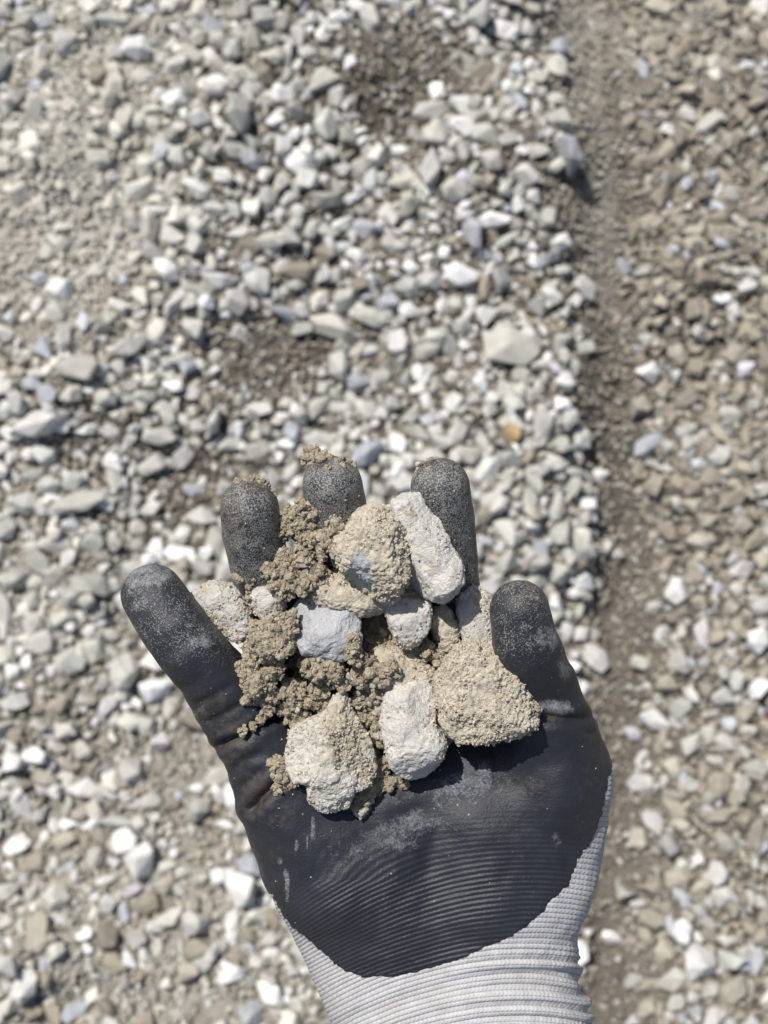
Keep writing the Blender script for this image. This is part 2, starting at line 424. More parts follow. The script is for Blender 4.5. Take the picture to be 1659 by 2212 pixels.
MAN = '''235 48 38 20 20 w|115 45 28 12 60 w|300 55 35 12 50 w|45 85 30 20 -20 w|430 262 35 20 -30 B|520 265 26 44 5 w|645 357 32 24 -25 B|665 398 28 22 10 w|345 340 12 24 0 b|575 385 20 20 0 B|580 435 20 26 10 w|335 458 28 13 -5 B|460 455 32 17 -8 w
362 592 34 24 -30 B|480 552 30 13 5 B|428 490 28 22 0 w|645 595 36 22 5 t|562 610 34 28 -40 w|615 683 42 20 -10 b|655 716 24 18 0 w|718 708 52 27 -15 w|795 690 46 20 -22 w|745 650 26 28 20 w|690 655 26 22 30 c|135 630 32 24 20 B|168 802 42 34 0 w|375 835 26 16 -20 B|412 852 26 18 0 w|230 860 26 18 0 w|277 862 28 12 -10 w
90 920 66 26 28 w|465 910 16 36 -10 w|735 792 24 32 10 w|772 830 30 20 0 b|1035 45 26 30 0 w|1200 160 24 27 0 c|1208 115 20 28 -20 b|1227 345 21 42 8 b|1125 235 30 17 -20 b|1190 225 32 15 -10 w|1205 265 30 24 0 w|930 245 40 23 10 w|938 302 38 30 -30 w|1160 325 30 17 30 c|1020 512 20 38 10 b|1000 466 24 18 0 B|1210 530 24 23 -20 B
930 380 24 42 -20 w|980 415 28 25 0 w|885 452 22 30 0 w|1137 380 28 24 -20 w|996 602 38 28 -20 B|1080 600 20 32 0 w|1160 665 26 30 10 w|1100 755 66 44 -5 c|1085 725 34 26 10 c|862 742 26 27 0 B|970 752 42 19 -50 w|1265 752 26 17 5 w|1440 285 19 16 0 B|1522 275 42 18 35 c|1495 800 27 26 0 t|1400 806 22 25 0 B|1345 582 14 22 20 b|1385 592 24 14 30 w|1555 648 24 13 0 B|1110 942 25 22 0 o|1515 720 32 19 0 w
1455 1281 24 31 0 B|1597 1233 33 22 20 w|1629 1378 24 30 -10 B|1468 1429 30 24 -20 w|1388 1430 30 20 5 c|1409 1555 40 20 -25 B|1365 1585 19 16 0 b|1549 1700 22 27 0 t|1640 1495 28 26 0 B|1445 1824 23 25 30 w|1349 1925 22 23 0 w|1468 2013 25 29 10 B|1319 2022 26 16 -20 B|1505 2077 28 32 30 B|1574 2073 20 28 0 w|1450 2114 38 22 5 c|1579 2137 38 22 40 t|1195 1314 21 28 0 B|1330 1200 20 18 0 w|1480 930 24 20 0 w
154 1428 32 26 0 w|276 1452 33 38 0 w|338 1497 32 22 10 B|292 1562 38 20 8 c|352 1599 36 22 20 B|285 1663 26 30 0 w|184 1705 36 26 0 w|253 1774 36 15 -5 w|278 1820 28 30 20 B|313 1852 30 40 -25 B|474 1893 26 20 10 B|520 1916 26 42 20 B|538 1866 28 24 0 b|419 1990 30 22 -30 w|37 1520 32 19 5 w|45 1250 34 26 0 w|200 1265 44 24 -10 w|120 1180 36 22 0 w
350 950 40 20 0 w|1010 985 30 20 -20 w|985 870 28 20 20 w|860 990 26 18 30 w|790 985 44 20 40 b|1185 1000 40 24 0 w|1060 1080 30 18 0 w|1150 1140 24 16 0 B|420 1060 26 16 0 b|440 1230 30 20 -20 w|390 1200 38 22 -15 B|300 1240 34 22 0 w|60 1090 40 24 0 w|170 1090 60 26 20 w|930 800 24 18 0 w|690 880 36 20 50 w|560 885 30 18 0 w|500 960 28 18 0 w'''
man = []
for tok in MAN.replace('\n', '|').split('|'):
    a = tok.split(); man.append((float(a[0]), float(a[1]), float(a[2]), float(a[3]), float(a[4]), a[5]))
def coverage(u, v):
    d, _ = seg_dist(u, v, FURROW)
    c = 1 - np.clip(blobs(u, v, BARE), 0, 1)
    q = np.stack([u / 45.0, v / 45.0, u * 0], -1).reshape(-1, 3)
    w_ = fbm(q, 3, 123).reshape(np.shape(u))
    c = c + .22 * w_ * (c > .6)
    dd = np.maximum(d + 34 * w_, 0)
    c = c * (1 - .95 * np.exp(-(dd / (64.0 + 14 * (v < 700))) ** 2.4))
    c = np.where((u < 620) & (v > 1450), c * .68, c)
    return np.clip(c, 0, 1)
# dart throwing of the larger stones, radius in metres
px0, py0 = ground_xy(829.5, 1106.0)
XR = (-0.85, 0.85); YR = (-0.50, 1.28)
cell = 0.03; grid = {}
st = []     # x, y, a, b, ang, kind, lift
def ok(x, y, r, f):
    ci, cj = int(x // cell), int(y // cell)
    for i in range(ci - 2, ci + 3):
        for j in range(cj - 2, cj + 3):
            for (x2, y2, r2) in grid.get((i, j), ()):
                if (x - x2) ** 2 + (y - y2) ** 2 < (f * (r + r2)) ** 2: return False
    return True
def put(x, y, a, b, ang, kind, lift):
    grid.setdefault((int(x // cell), int(y // cell)), []).append((x, y, (a + b) / 2)); st.append((x, y, a, b, ang, kind, lift))
GS = K * 170 / 100
for (u, v, a, b, ang, kd) in man:
    x, y = ground_xy(u, v)
    for _ in range(3):
        h_ = float(height(np.array([float(x)]), np.array([float(y)]))[0]); u0, v0 = uv_ground(np.array([float(x)]), np.array([float(y)]), h_)
        x2, y2 = ground_xy(u + (u - u0[0]), v + (v - v0[0])); x1_, y1_ = ground_xy(u0[0] * 0 + u, v * 1.0)
        x += (float(u - u0[0])) * K * 1.66; y -= (float(v - v0[0])) * K * 1.66
    put(float(x), float(y), a * GS, b * GS, math.radians(ang), kd, 0.45)
for pas, (n, lo, hi, f, lift) in enumerate([(6000, .0105, .0170, .80, .25), (20000, .0068, .0105, .74, .15), (34000, .0040, .0068, .70, .05), (16000, .006, .0125, .50, 1.0), (10000, .007, .013, .58, 1.6)]):
    xs = RNG.uniform(*XR, n); ys = RNG.uniform(*YR, n); us, vs = uv_ground(xs, ys, height(xs, ys))
    cov = np.clip((coverage(us, vs) - .15) * 1.3, 0, 1); dd, ss = seg_dist(us, vs, FURROW)
    isr = (ss > 0) if LEFT_NEG else (ss < 0)
    if pas >= 3: cov = np.clip(cov * 1.6 - .75, 0, 1) * (.8 - .25 * (pas - 3))
    if pas == 2: cov = .75 * cov + .13 * (dd > 95) * (cov > .1)
    sand = blobs(us, vs, SAND)
    rr = RNG.uniform(lo, hi, n); rr = np.where(isr, rr * .92, rr)
    q = RNG.random(n); q2 = RNG.random(n)
    for i in range(n):
        if q[i] > cov[i]: continue
        r = rr[i]
        if not ok(xs[i], ys[i], r, f): continue
        pt_tan = (.80 - .28 * (vs[i] > 1250)) if isr[i] else (.05 + (.16 if vs[i] > 1400 else 0))
        creamy = RNG.random() < .75 * sand[i]
        if pas == 2: pt_tan = min(.9, pt_tan + .22)
        kd = 't' if q2[i] < pt_tan else ('b' if q2[i] > .93 else ('B' if q2[i] > (.97 if isr[i] else .74) else 'w'))
        if creamy and kd in 'wbB': kd = 'c'
        e = RNG.uniform(1.0, 1.65)
        put(xs[i], ys[i], r * e ** .7, r / e ** .6, RNG.uniform(0, math.pi), kd, lift)
S = np.array([s[:5] + (s[6],) for s in st]); kinds = np.array([s[5] for s in st])
hz = height(S[:, 0], S[:, 1])
thick = S[:, 3] * RNG.uniform(.70, 1.20, len(S))
zc = hz + thick * (.25 + S[:, 5]) 
tint = np.zeros((len(S), 3))
for k_ in 'wbtoBc':
    m = kinds == k_
    if m.any(): tint[m] = tints(k_, int(m.sum()))
tx = RNG.normal(0, .5, len(S)); ty = RNG.normal(0, .42, len(S)); az = S[:, 4]
def euler_mats(tx, ty, az):
    o, z = np.ones_like(tx), np.zeros_like(tx)
    cx, sx, cy, sy, cz, sz = np.cos(tx), np.sin(tx), np.cos(ty), np.sin(ty), np.cos(az), np.sin(az)
    Rx = np.stack([o, z, z, z, cx, -sx, z, sx, cx], 1).reshape(-1, 3, 3)
    Ry = np.stack([cy, z, sy, z, o, z, -sy, z, cy], 1).reshape(-1, 3, 3)
    Rz = np.stack([cz, -sz, z, sz, cz, z, z, z, o], 1).reshape(-1, 3, 3)
    return Rz @ Ry @ Rx
RM = euler_mats(tx, ty, az)
# the 300 that show largest
us, vs = uv_ground(S[:, 0], S[:, 1], hz)
vis = (us > -10) & (us < 1669) & (vs > -10) & (vs < 2222)
hid = ((us > 640) & (us < 1250) & (vs > 1150)) | ((us > 330) & (us < 660) & (vs > 1250) & (vs < 1250 + (us - 330) * 1.6 + 130) & (vs > 1250 + (us - 330) * .9)) | ((us > 620) & (us < 1290) & (vs > 1600))
size = S[:, 2] * S[:, 3] * np.where(vis & ~hid, 1, 0)
order = np.argsort(-size)
big = order[:300]; rest = order[300:]
shm = []
for i, (bv, bf) in enumerate(SH2):
    shm.append(make_mesh('stone', bv, bf, M_stone, smooth=False))
for n_, i in enumerate(big):
    o = link('stone', shm[int(i) % len(shm)], ground)
    M = Matrix([list(r) for r in RM[i]]).to_4x4() @ Matrix.Diagonal((S[i, 2], S[i, 3], thick[i], 1))
    o.matrix_basis = Matrix.Translation((S[i, 0], S[i, 1], zc[i])) @ M
    o.color = (*tint[i], 1)
C = np.stack([S[rest, 0], S[rest, 1], zc[rest]], 1); SC = np.stack([S[rest, 2], S[rest, 3], thick[rest]], 1)
V, F, idx = scatter(SH1, C, RM[rest], SC)
link('gravel', make_mesh('gravel', V, F, M_grav, {'tint': tint[rest][idx]}, smooth=False), ground, kind='stuff')
# fines: loose grit between the stones
n = 90000
xs = RNG.uniform(-.75, .75, n); ys = RNG.uniform(-.40, 1.15, n); us, vs = uv_ground(xs, ys)
rr = RNG.uniform(.0012, .0042, n) * RNG.uniform(.7, 1.2, n)
fd_, _ = seg_dist(us, vs, FURROW)
keep = RNG.random(n) < (1.1 - .45 * coverage(us, vs)) * (1 - .25 * np.exp(-(fd_ / 60) ** 2)); rr = rr * (1 - .15 * np.exp(-(fd_ / 70) ** 2)); xs, ys, rr, us, vs = xs[keep], ys[keep], rr[keep], us[keep], vs[keep]
n = len(xs)
sand = blobs(us, vs, SAND)
tg = np.where((RNG.random(n) < .20 + .3 * sand)[:, None], tints('w', n) * .85, tints('t', n) * RNG.uniform(.5, 1.15, (n, 1)))
tg = tg * (1 - sand[:, None] * .7) + np.array([.60, .575, .50]) * sand[:, None] * .7
V, F, idx = scatter(SH0, np.stack([xs, ys, height(xs, ys) + rr * .6 + .002], 1), rotmats(n, RNG), np.stack([rr * 1.2, rr, rr * .8], 1))
link('grit', make_mesh('grit', V, F, M_grav, {'tint': tg[idx]}, smooth=False), ground, kind='stuff')

# ------------------------------------------------------------------ GLOVE: distance field -> surface nets
VOX = 0.07
lo = np.array([-9.0, -19.5, -6.2]); hi = np.array([8.0, 2.6, 3.6])
nn = np.ceil((hi - lo) / VOX).astype(int)
ax = [np.arange(n_, dtype=np.float32) * VOX + lo[i] for i, n_ in enumerate(nn)]
GX, GY, GZ = np.meshgrid(*ax, indexing='ij', sparse=True)
def smin(a, b, k):
    h = np.clip(.5 + .5 * (b - a) / k, 0, 1)
    return b * (1 - h) + a * h - k * h * (1 - h)
def chain(pts, k=0.05, flat=1.0):
    """tapered tube through (u, v, z, radius in u)"""
    D = None
    Q = [(pt(u, v, z).astype(np.float32), np.float32(cm(r + 3, z))) for u, v, z, r in pts]
    for (a, ra), (b, rb) in zip(Q[:-1], Q[1:]):
        ab = b - a; L2 = float(ab @ ab)
        t = np.clip(((GX - a[0]) * ab[0] + (GY - a[1]) * ab[1] + (GZ - a[2]) * ab[2]) / L2, 0, 1)
        d = np.sqrt((GX - a[0] - t * ab[0]) ** 2 + (GY - a[1] - t * ab[1]) ** 2 + ((GZ - a[2] - t * ab[2]) / flat) ** 2) - (ra + (rb - ra) * t)
        D = d if D is None else smin(D, d, k)
    return D
fingers = [
    # index, middle, ring, little
    [(539, 1096, 1.7, 58), (545, 1150, 1.2, 60), (560, 1215, .5, 59), (590, 1320, -1.1, 66), (650, 1480, -2.4, 80)],
    [(718, 1049, 1.6, 60), (727, 1110, 1.0, 62), (740, 1200, 0., 62), (755, 1330, -1.6, 68), (790, 1480, -2.8, 82)],
    [(951, 1053, 1.2, 59), (958, 1120, .6, 62), (966, 1210, -.2, 61), (967, 1310, -1.0, 68), (950, 1480, -2.6, 84)],
    [(1122, 1317, 1.5, 59), (1135, 1390, 1.2, 66), (1157, 1470, -.2, 80), (1178, 1560, -.9, 92), (1188, 1680, -1.6, 118)],
]
thumb = [(329, 1286, 1.0, 63), (372, 1350, 1.1, 66), (408, 1398, 1.0, 67), (462, 1462, .4, 70), (505, 1525, -.2, 76), (560, 1600, -.6, 84), (625, 1700, -1.0, 108), (700, 1820, -1.7, 130)]
D = None
# the palm and wrist: half-width and centre follow the outline of the glove
Lx = [(1440, 640), (1560, 590), (1640, 560), (1700, 548), (1740, 546), (1790, 554), (1830, 566), (1890, 580), (1950, 599), (2010, 630), (2080, 661), (2150, 690), (2212, 713), (2420, 770)]
Rx_ = [(1440, 1180), (1500, 1230), (1530, 1250), (1580, 1284), (1640, 1305), (1700, 1316), (1780, 1313), (1830, 1303), (1900, 1288), (1960, 1268), (2010, 1248), (2080, 1250), (2150, 1268), (2212, 1284), (2420, 1310)]
zm = -2.3
yy = ax[1]; dmid = D0 - zm
vv = 1106 - yy / (K * dmid)
l = (np.interp(vv, [p[0] for p in Lx], [p[1] for p in Lx]) - 829.5) * K * dmid
r = (np.interp(vv, [p[0] for p in Rx_], [p[1] for p in Rx_]) - 829.5) * K * dmid
c_ = ((l + r) / 2).astype(np.float32)[None, :, None]; hw = ((r - l) / 2).astype(np.float32)[None, :, None]
th = np.interp(vv, [1400, 1600, 1750, 1900, 2050, 2212, 2400], [1.7, 2.1, 2.5, 2.6, 2.5, 2.65, 2.8]).astype(np.float32)[None, :, None]
U3 = ((GX / (K * dmid)) + 829.5); V3 = vv.astype(np.float32)[None, :, None]
bowl = 1.15 * np.exp(-((U3 - 880) / 210) ** 2 - ((V3 - 1470) / 130) ** 2) + 0.35 * np.exp(-((U3 - 930) / 70) ** 2 - ((V3 - 1850) / 260) ** 2)
mid = zm - 0.5 * np.clip((V3 - 1950) / 250, 0, 1)
top = np.where(GZ > mid, th - bowl, th)
q = (np.abs((GX - c_) / hw) ** 2.35 + np.abs((GZ - mid) / np.maximum(top, .3)) ** 2.35) ** (1 / 2.35)
palm = (q - 1) * np.minimum(hw, top) * .9
cap = (pt(829, 1440, zm)[1] - 0.0)
palm = np.maximum(palm, (GY - cap))            # ends under the stones
D = palm
D = smin(D, chain([(640, 1770, -1.0, 88), (730, 1900, -1.3, 108)], .3), .8)         # thenar mound
for f_ in fingers[:3]: D = smin(D, chain(f_), .5)
D = smin(D, chain(fingers[3]), .6)
D = smin(D, chain(thumb), .55)
D = D.astype(np.float32)
del q, palm, top, bowl

def surface_nets(D, lo, h):
    S_ = D < 0
    nx, ny, nz = D.shape
    c = np.zeros((nx - 1, ny - 1, nz - 1), np.uint8)
    for a in (0, 1):
        for b in (0, 1):
            for e in (0, 1):
                c += S_[a:nx - 1 + a, b:ny - 1 + b, e:nz - 1 + e]
    act = (c > 0) & (c < 8)
    ii, jj, kk = np.nonzero(act)
    vid = np.full(act.shape, -1, np.int64); vid[ii, jj, kk] = np.arange(len(ii))
    acc = np.zeros((len(ii), 3)); cnt = np.zeros(len(ii))
    co = [(a, b, e) for a in (0, 1) for b in (0, 1) for e in (0, 1)]
    for p in co:
        for axx in range(3):
            if p[axx]: continue
            q_ = list(p); q_[axx] = 1
            d1 = D[ii + p[0], jj + p[1], kk + p[2]]; d2 = D[ii + q_[0], jj + q_[1], kk + q_[2]]
            m = (d1 < 0) != (d2 < 0)
            t = np.where(m, d1 / np.where(m, d1 - d2, 1), 0)
            P = np.tile(np.array(p, float), (len(ii), 1)); P[:, axx] = t
            acc += P * m[:, None]; cnt += m
    V = (np.stack([ii, jj, kk], 1) + acc / cnt[:, None]) * h + lo
    Fs = []
    for axx in range(3):
        s1 = np.take(S_, range(0, D.shape[axx] - 1), axx); s2 = np.take(S_, range(1, D.shape[axx]), axx)
        e = s1 != s2
        b1, b2 = [(1, 2), (2, 0), (0, 1)][axx]
        i3 = np.nonzero(e); flip = s1[i3]
        I3 = np.stack(i3, 1)
        okm = (I3[:, b1] > 0) & (I3[:, b2] > 0) & (I3[:, b1] < D.shape[b1] - 1) & (I3[:, b2] < D.shape[b2] - 1)
        I3 = I3[okm]; flip = flip[okm]
        def cell_(o1, o2):
            J = I3.copy(); J[:, b1] -= o1; J[:, b2] -= o2
            return vid[J[:, 0], J[:, 1], J[:, 2]]
        Q = np.stack([cell_(1, 1), cell_(0, 1), cell_(0, 0), cell_(1, 0)], 1)
        Q[~flip] = Q[~flip][:, ::-1]
        Fs.append(Q)
    return V, np.concatenate(Fs)
GV, GF = surface_nets(D, lo, VOX)
del D
def tri_normals(V, Q): return normals(V, Q)
# relax a little
E = np.concatenate([GF[:, [0, 1]], GF[:, [1, 2]], GF[:, [2, 3]], GF[:, [3, 0]]])
deg = np.bincount(E.ravel(), minlength=len(GV)).astype(float)
for _ in range(4):
    A = np.zeros_like(GV)
    for c in range(3):
        A[:, c] = np.bincount(E[:, 0], GV[E[:, 1], c], len(GV)) + np.bincount(E[:, 1], GV[E[:, 0], c], len(GV))
    GV = GV * .4 + .6 * A / deg[:, None]
GN = tri_normals(GV, GF)
gu, gv = uv_of(GV)
# creases: polyline in (u, v), depth cm, width in u
CREASE = [
    ([(540, 1748), (565, 1722), (610, 1690), (650, 1672)], .34, 9), ([(478, 1608), (520, 1592), (560, 1562), (600, 1548)], .32, 9),
    ([(446, 1560), (480, 1545), (520, 1520)], .09, 8), ([(505, 1662), (530, 1640), (560, 1628)], .09, 9), ([(520, 1700), (545, 1680), (560, 1668)], .08, 7),
    ([(425, 1522), (450, 1508), (500, 1480)], .07, 8), ([(490, 1632), (520, 1612), (560, 1590)], .05, 6), ([(395, 1490), (430, 1465)], .05, 10),
    ([(1262, 1553), (1215, 1552), (1160, 1546), (1120, 1540)], .20, 9), ([(1275, 1582), (1225, 1566), (1165, 1562)], .10, 7), ([(1228, 1430), (1180, 1418), (1130, 1425)], .06, 14),
    ([(1200, 1640), (1120, 1690), (1010, 1722), (900, 1760), (800, 1800)], .07, 26), ([(960, 1770), (930, 1830), (925, 1880)], .06, 16),
    ([(365, 1415), (440, 1350)], .04, 16), ([(330, 1375), (390, 1300)], .03, 14), ([(720, 1860), (650, 1930)], .05, 22),
]
dis = np.zeros(len(GV))
for poly, dep, wd in CREASE:
    d, _ = seg_dist(gu, gv, poly)
    d = d * (1 + .25 * vnoise(GV * 2.0, 31))
    dis += dep * (-np.exp(-(d / wd) ** 2) + .26 * np.exp(-((d - 2.2 * wd) / (1.3 * wd)) ** 2))
# knit folds round the wrist, row direction, row phase
s_ = np.clip((gu - 1150) / 500, -2, .5)
kk = 60 + 110 * np.clip((gv - 1780) / 120, 0, 1)
vrow = gv - kk * s_ ** 2 + 18 * np.clip((gv - 2000) / 120, 0, 1) * (gu - 1150) / 500 * -1.0
pitch = 11.2
row = vrow / pitch
uright = np.clip((gu - 960) / 260, 0, 1)
fold = np.zeros(len(GV))
for v0, amp, wd in ((2052, .30, 13), (2096, .16, 12), (2128, .32, 12), (2162, .14, 10), (2192, .30, 12), (2232, .3, 14)):
    fold += amp * np.exp(-((vrow - v0 + 25) / wd) ** 2)
dis -= fold * (.10 + .90 * uright ** 1.3) * .22 * (1 + .5 * vnoise(GV * .8, 71)) * np.clip((gv - 2000) / 40, 0, 1)
dis += (.030 + .20 * uright) * (1.7 * np.abs(np.sin(3.1416 * (vrow + 7 * vnoise(GV * .7, 72)) / (38.0 + 3 * np.sin(vrow / 70.0)))) ** .8 - 1.0) * np.clip((gv - 2010) / 60, 0, 1) * np.where(gv > 2010, 1, 0)
dis += .05 * fbm(GV * .9, 3, 21) * np.clip((gv - 1480) / 150, 0.12, 1) * np.clip((2100 - gv) / 60, 0.4, 1) + .012 * fbm(GV * 3, 3, 44)
for _ in range(5):
    dis = .5 * dis + .5 * (np.bincount(E[:, 0], dis[E[:, 1]], len(GV)) + np.bincount(E[:, 1], dis[E[:, 0]], len(GV))) / deg
GV = GV + GN * dis[:, None]
GN = tri_normals(GV, GF)
BND = [(1340, 1600), (1316, 1691), (1301, 1761), (1281, 1816), (1253, 1851), (1231, 1911), (1196, 1946), (1166, 1981), (1106, 2026), (1046, 2051), (981, 2078), (901, 2103), (856, 2111),
       (811, 2113), (776, 2111), (731, 2091), (681, 2046), (641, 2011), (611, 1976), (596, 1946), (570, 1880), (545, 1820), (500, 1700)]
d, sd = seg_dist(gu, gv, BND)
_, s0 = seg_dist(np.array([900.]), np.array([1800.]), BND)
Fc = d * np.where(sd == s0[0], 1, -1)
Fc = np.where(gv < 1600, 200, Fc)
Fc = np.where((gu < 600) & (gv < 1930), 100, Fc)
# the wet edge of the coating runs along the yarn rows in small steps
stepn = (np.floor(row) * .37 % 1.0 - .5) * 5 + vnoise(GV * 3.5, 61) * 2
Fc = Fc + stepn * np.clip(1 - np.abs(Fc) / 40, 0, 1)
DUST = [(310, 1240, 60, 30, .95), (300, 1290, 30, 50, .5), (440, 1385, 26, 18, .75), (435, 1545, 16, 22, .6), (395, 1340, 60, 40, .35), (1180, 1378, 34, 26, .8), (1170, 1300, 30, 20, .5), (1218, 1440, 14, 30, .9), (1185, 1395, 26, 12, .7),
        (1192, 1528, 42, 18, 1.0), (1000, 1705, 65, 34, .72), (1045, 1680, 18, 34, .9), (905, 1775, 70, 26, .62), (850, 1805, 60, 36, .6), (760, 1840, 50, 34, .45), (676, 1790, 4, 26, 1.0), (664, 1822, 4, 16, .9), (640, 1826, 5, 16, .8), (622, 1915, 5, 34, 1.0), (606, 1860, 6, 8, .8), (616, 1885, 4, 12, .9),
        (1200, 1812, 12, 14, .7), (1100, 1690, 60, 30, .35), (860, 1720, 40, 20, .4), (1000, 1760, 20, 40, .45), (950, 1750, 16, 40, .65)]
TAN = [(575, 1900, 40, 200, .35), (560, 1720, 40, 60, .75), (505, 1600, 50, 70, .7), (450, 1530, 50, 50, .6), (1225, 1400, 20, 50, .7), (1200, 1545, 30, 16, .9), (1110, 1700, 80, 30, .5), (1300, 1700, 60, 200, .35), (540, 1050, 60, 25, .6), (715, 1000, 70, 25, .6), (930, 1010, 50, 25, .6), (1150, 1290, 50, 30, .6),
       (500, 1120, 30, 90, .7), (700, 1560, 150, 60, .3), (600, 1760, 40, 40, .55)]
dust = np.clip(blobs(gu, gv, DUST) + .12, 0, 1); tan = np.clip(blobs(gu, gv, TAN) + .1, 0, 1)
speck = np.where(gv < 1290, .85, .45) ; speck = np.where((gv > 1600), .12, speck)
fn = np.clip((1500 - gv) / 100, 0, 1); speck = np.clip(-.15 + .72 * fn + .28 * np.clip((1300 - gv) / 60, 0, 1) * np.clip((gu - 440) / 40, 0, 1), -.2, 1)
rib = np.clip((vrow - 1700) / 130, 0, 1) * (.35 + .65 * np.clip((gv - 1800) / 120, 0, 1)) * np.clip((gu - 560) / 120, 0.1, 1)
fine = vrow < 1850
col = (gu + .2 * gv) / 9.0
attrs = {'dust': dust, 'tan': tan, 'speck': speck, 'row': row, 'rib': rib, 'col': col}
fF = Fc[GF]
def submesh(V, F, mask, attrs):
    f = F[mask]; used, inv = np.unique(f, return_inverse=True)
    return V[used], inv.reshape(f.shape), {k: a[used] for k, a in attrs.items()}, used
glove = link('gloved_hand', None, label='left hand in a black coated work glove with grey knit cuff, cupped palm up', cat='gloved hand')
gc = to_world(pt(900, 1850, -2)[None])[0]; glove.location = gc
# coating, slightly proud of the knit, its edge vertices pulled on to the edge line
V2, F2, a2, used = submesh(GV, GF, fF.max(1) > 0, attrs)
N2 = GN[used]; fc = Fc[used]
edge = fc < 0
gradu = np.zeros(len(V2)); gradv = np.zeros(len(V2))
e_ = 2.0
def Fun(u, v):
    d, sd = seg_dist(u, v, BND); return d * np.where(sd == s0[0], 1, -1)
uu, v2 = gu[used], gv[used]
g1 = (Fun(uu + e_, v2) - Fun(uu - e_, v2)) / (2 * e_); g2 = (Fun(uu, v2 + e_) - Fun(uu, v2 - e_)) / (2 * e_)
gl = np.hypot(g1, g2) + 1e-6
mv = np.where(edge, np.clip(-fc, 0, 5), 0)
V2[:, 0] += mv * g1 / gl * cm(1, 0); V2[:, 1] -= mv * g2 / gl * cm(1, 0)
V2 = V2 + N2 * np.where(fc < 3, -0.005, 0.035)[:, None]
link('glove_coating', make_mesh('glove_coating', to_world(V2) - gc, F2, M_coat, a2), glove)
V3_, F3, a3, _ = submesh(GV, GF, fF.min(1) < 12, attrs)
link('knit_cuff', make_mesh('knit_cuff', to_world(V3_) - gc, F3, M_knit, a3), glove)

# ------------------------------------------------------------------ STONES AND CLODS IN THE HAND
def poly_radius(poly, c):
    P = np.array(poly, float) - c
    P = np.array([(x, y) for x, y in P])
    ths = np.linspace(-math.pi, math.pi, 721)[:-1]; R = np.zeros(720)
    for i, t in enumerate(ths):
        dx, dy = math.cos(t), math.sin(t)
        for a, b in zip(P, np.roll(P, -1, 0)):
            e = b - a; den = dx * e[1] - dy * e[0]
            if abs(den) < 1e-9: continue
            tt = (a[0] * e[1] - a[1] * e[0]) / den; s = (a[0] * dy - a[1] * dx) / den
            if tt > 0 and -1e-6 <= s <= 1 + 1e-6: R[i] = max(R[i], tt)
    k = np.exp(-(np.arange(-12, 13) / 5.0) ** 2); k /= k.sum()
    R = np.convolve(np.concatenate([R[-12:], R, R[:12]]), k, 'valid')
    return R
def grains_on(V, N, n, lo_, hi_, mask=None, seed=0, out=.3):
    r = np.random.default_rng(seed)
    p = None
    if mask is not None: p = mask / mask.sum()
    i = r.choice(len(V), n, p=p)
    rr = lo_ + (hi_ - lo_) * r.random(n) ** 2.2
    C_ = V[i] + N[i] * (rr * out)[:, None]
    return scatter(HULL, C_, rotmats(n, r), np.stack([rr * 1.25, rr, rr * .85], 1))
def gvar(i, s=.16):
    return (_h(i, i * 5, i * 11, 3) - .5) * 2 * s + .003
def merge(parts):
    Vs, Fs, As = [], [], []; off = 0
    for q_, (V, F, A) in enumerate(parts):
        A = dict(A); A.setdefault('gv', np.zeros(len(V))); A.setdefault('_s', np.full(len(V), 0.0 if np.any(A['gv']) else 1.0))
        Vs.append(V); Fs.append(F + off); As.append(A); off += len(V)
    return np.concatenate(Vs), np.concatenate(Fs), {k: np.concatenate([a[k] for a in As]) for k in As[0]}
def ZP(v): return -.55 - .85 * min(1, max(0, (v - 1250) / 270.0))
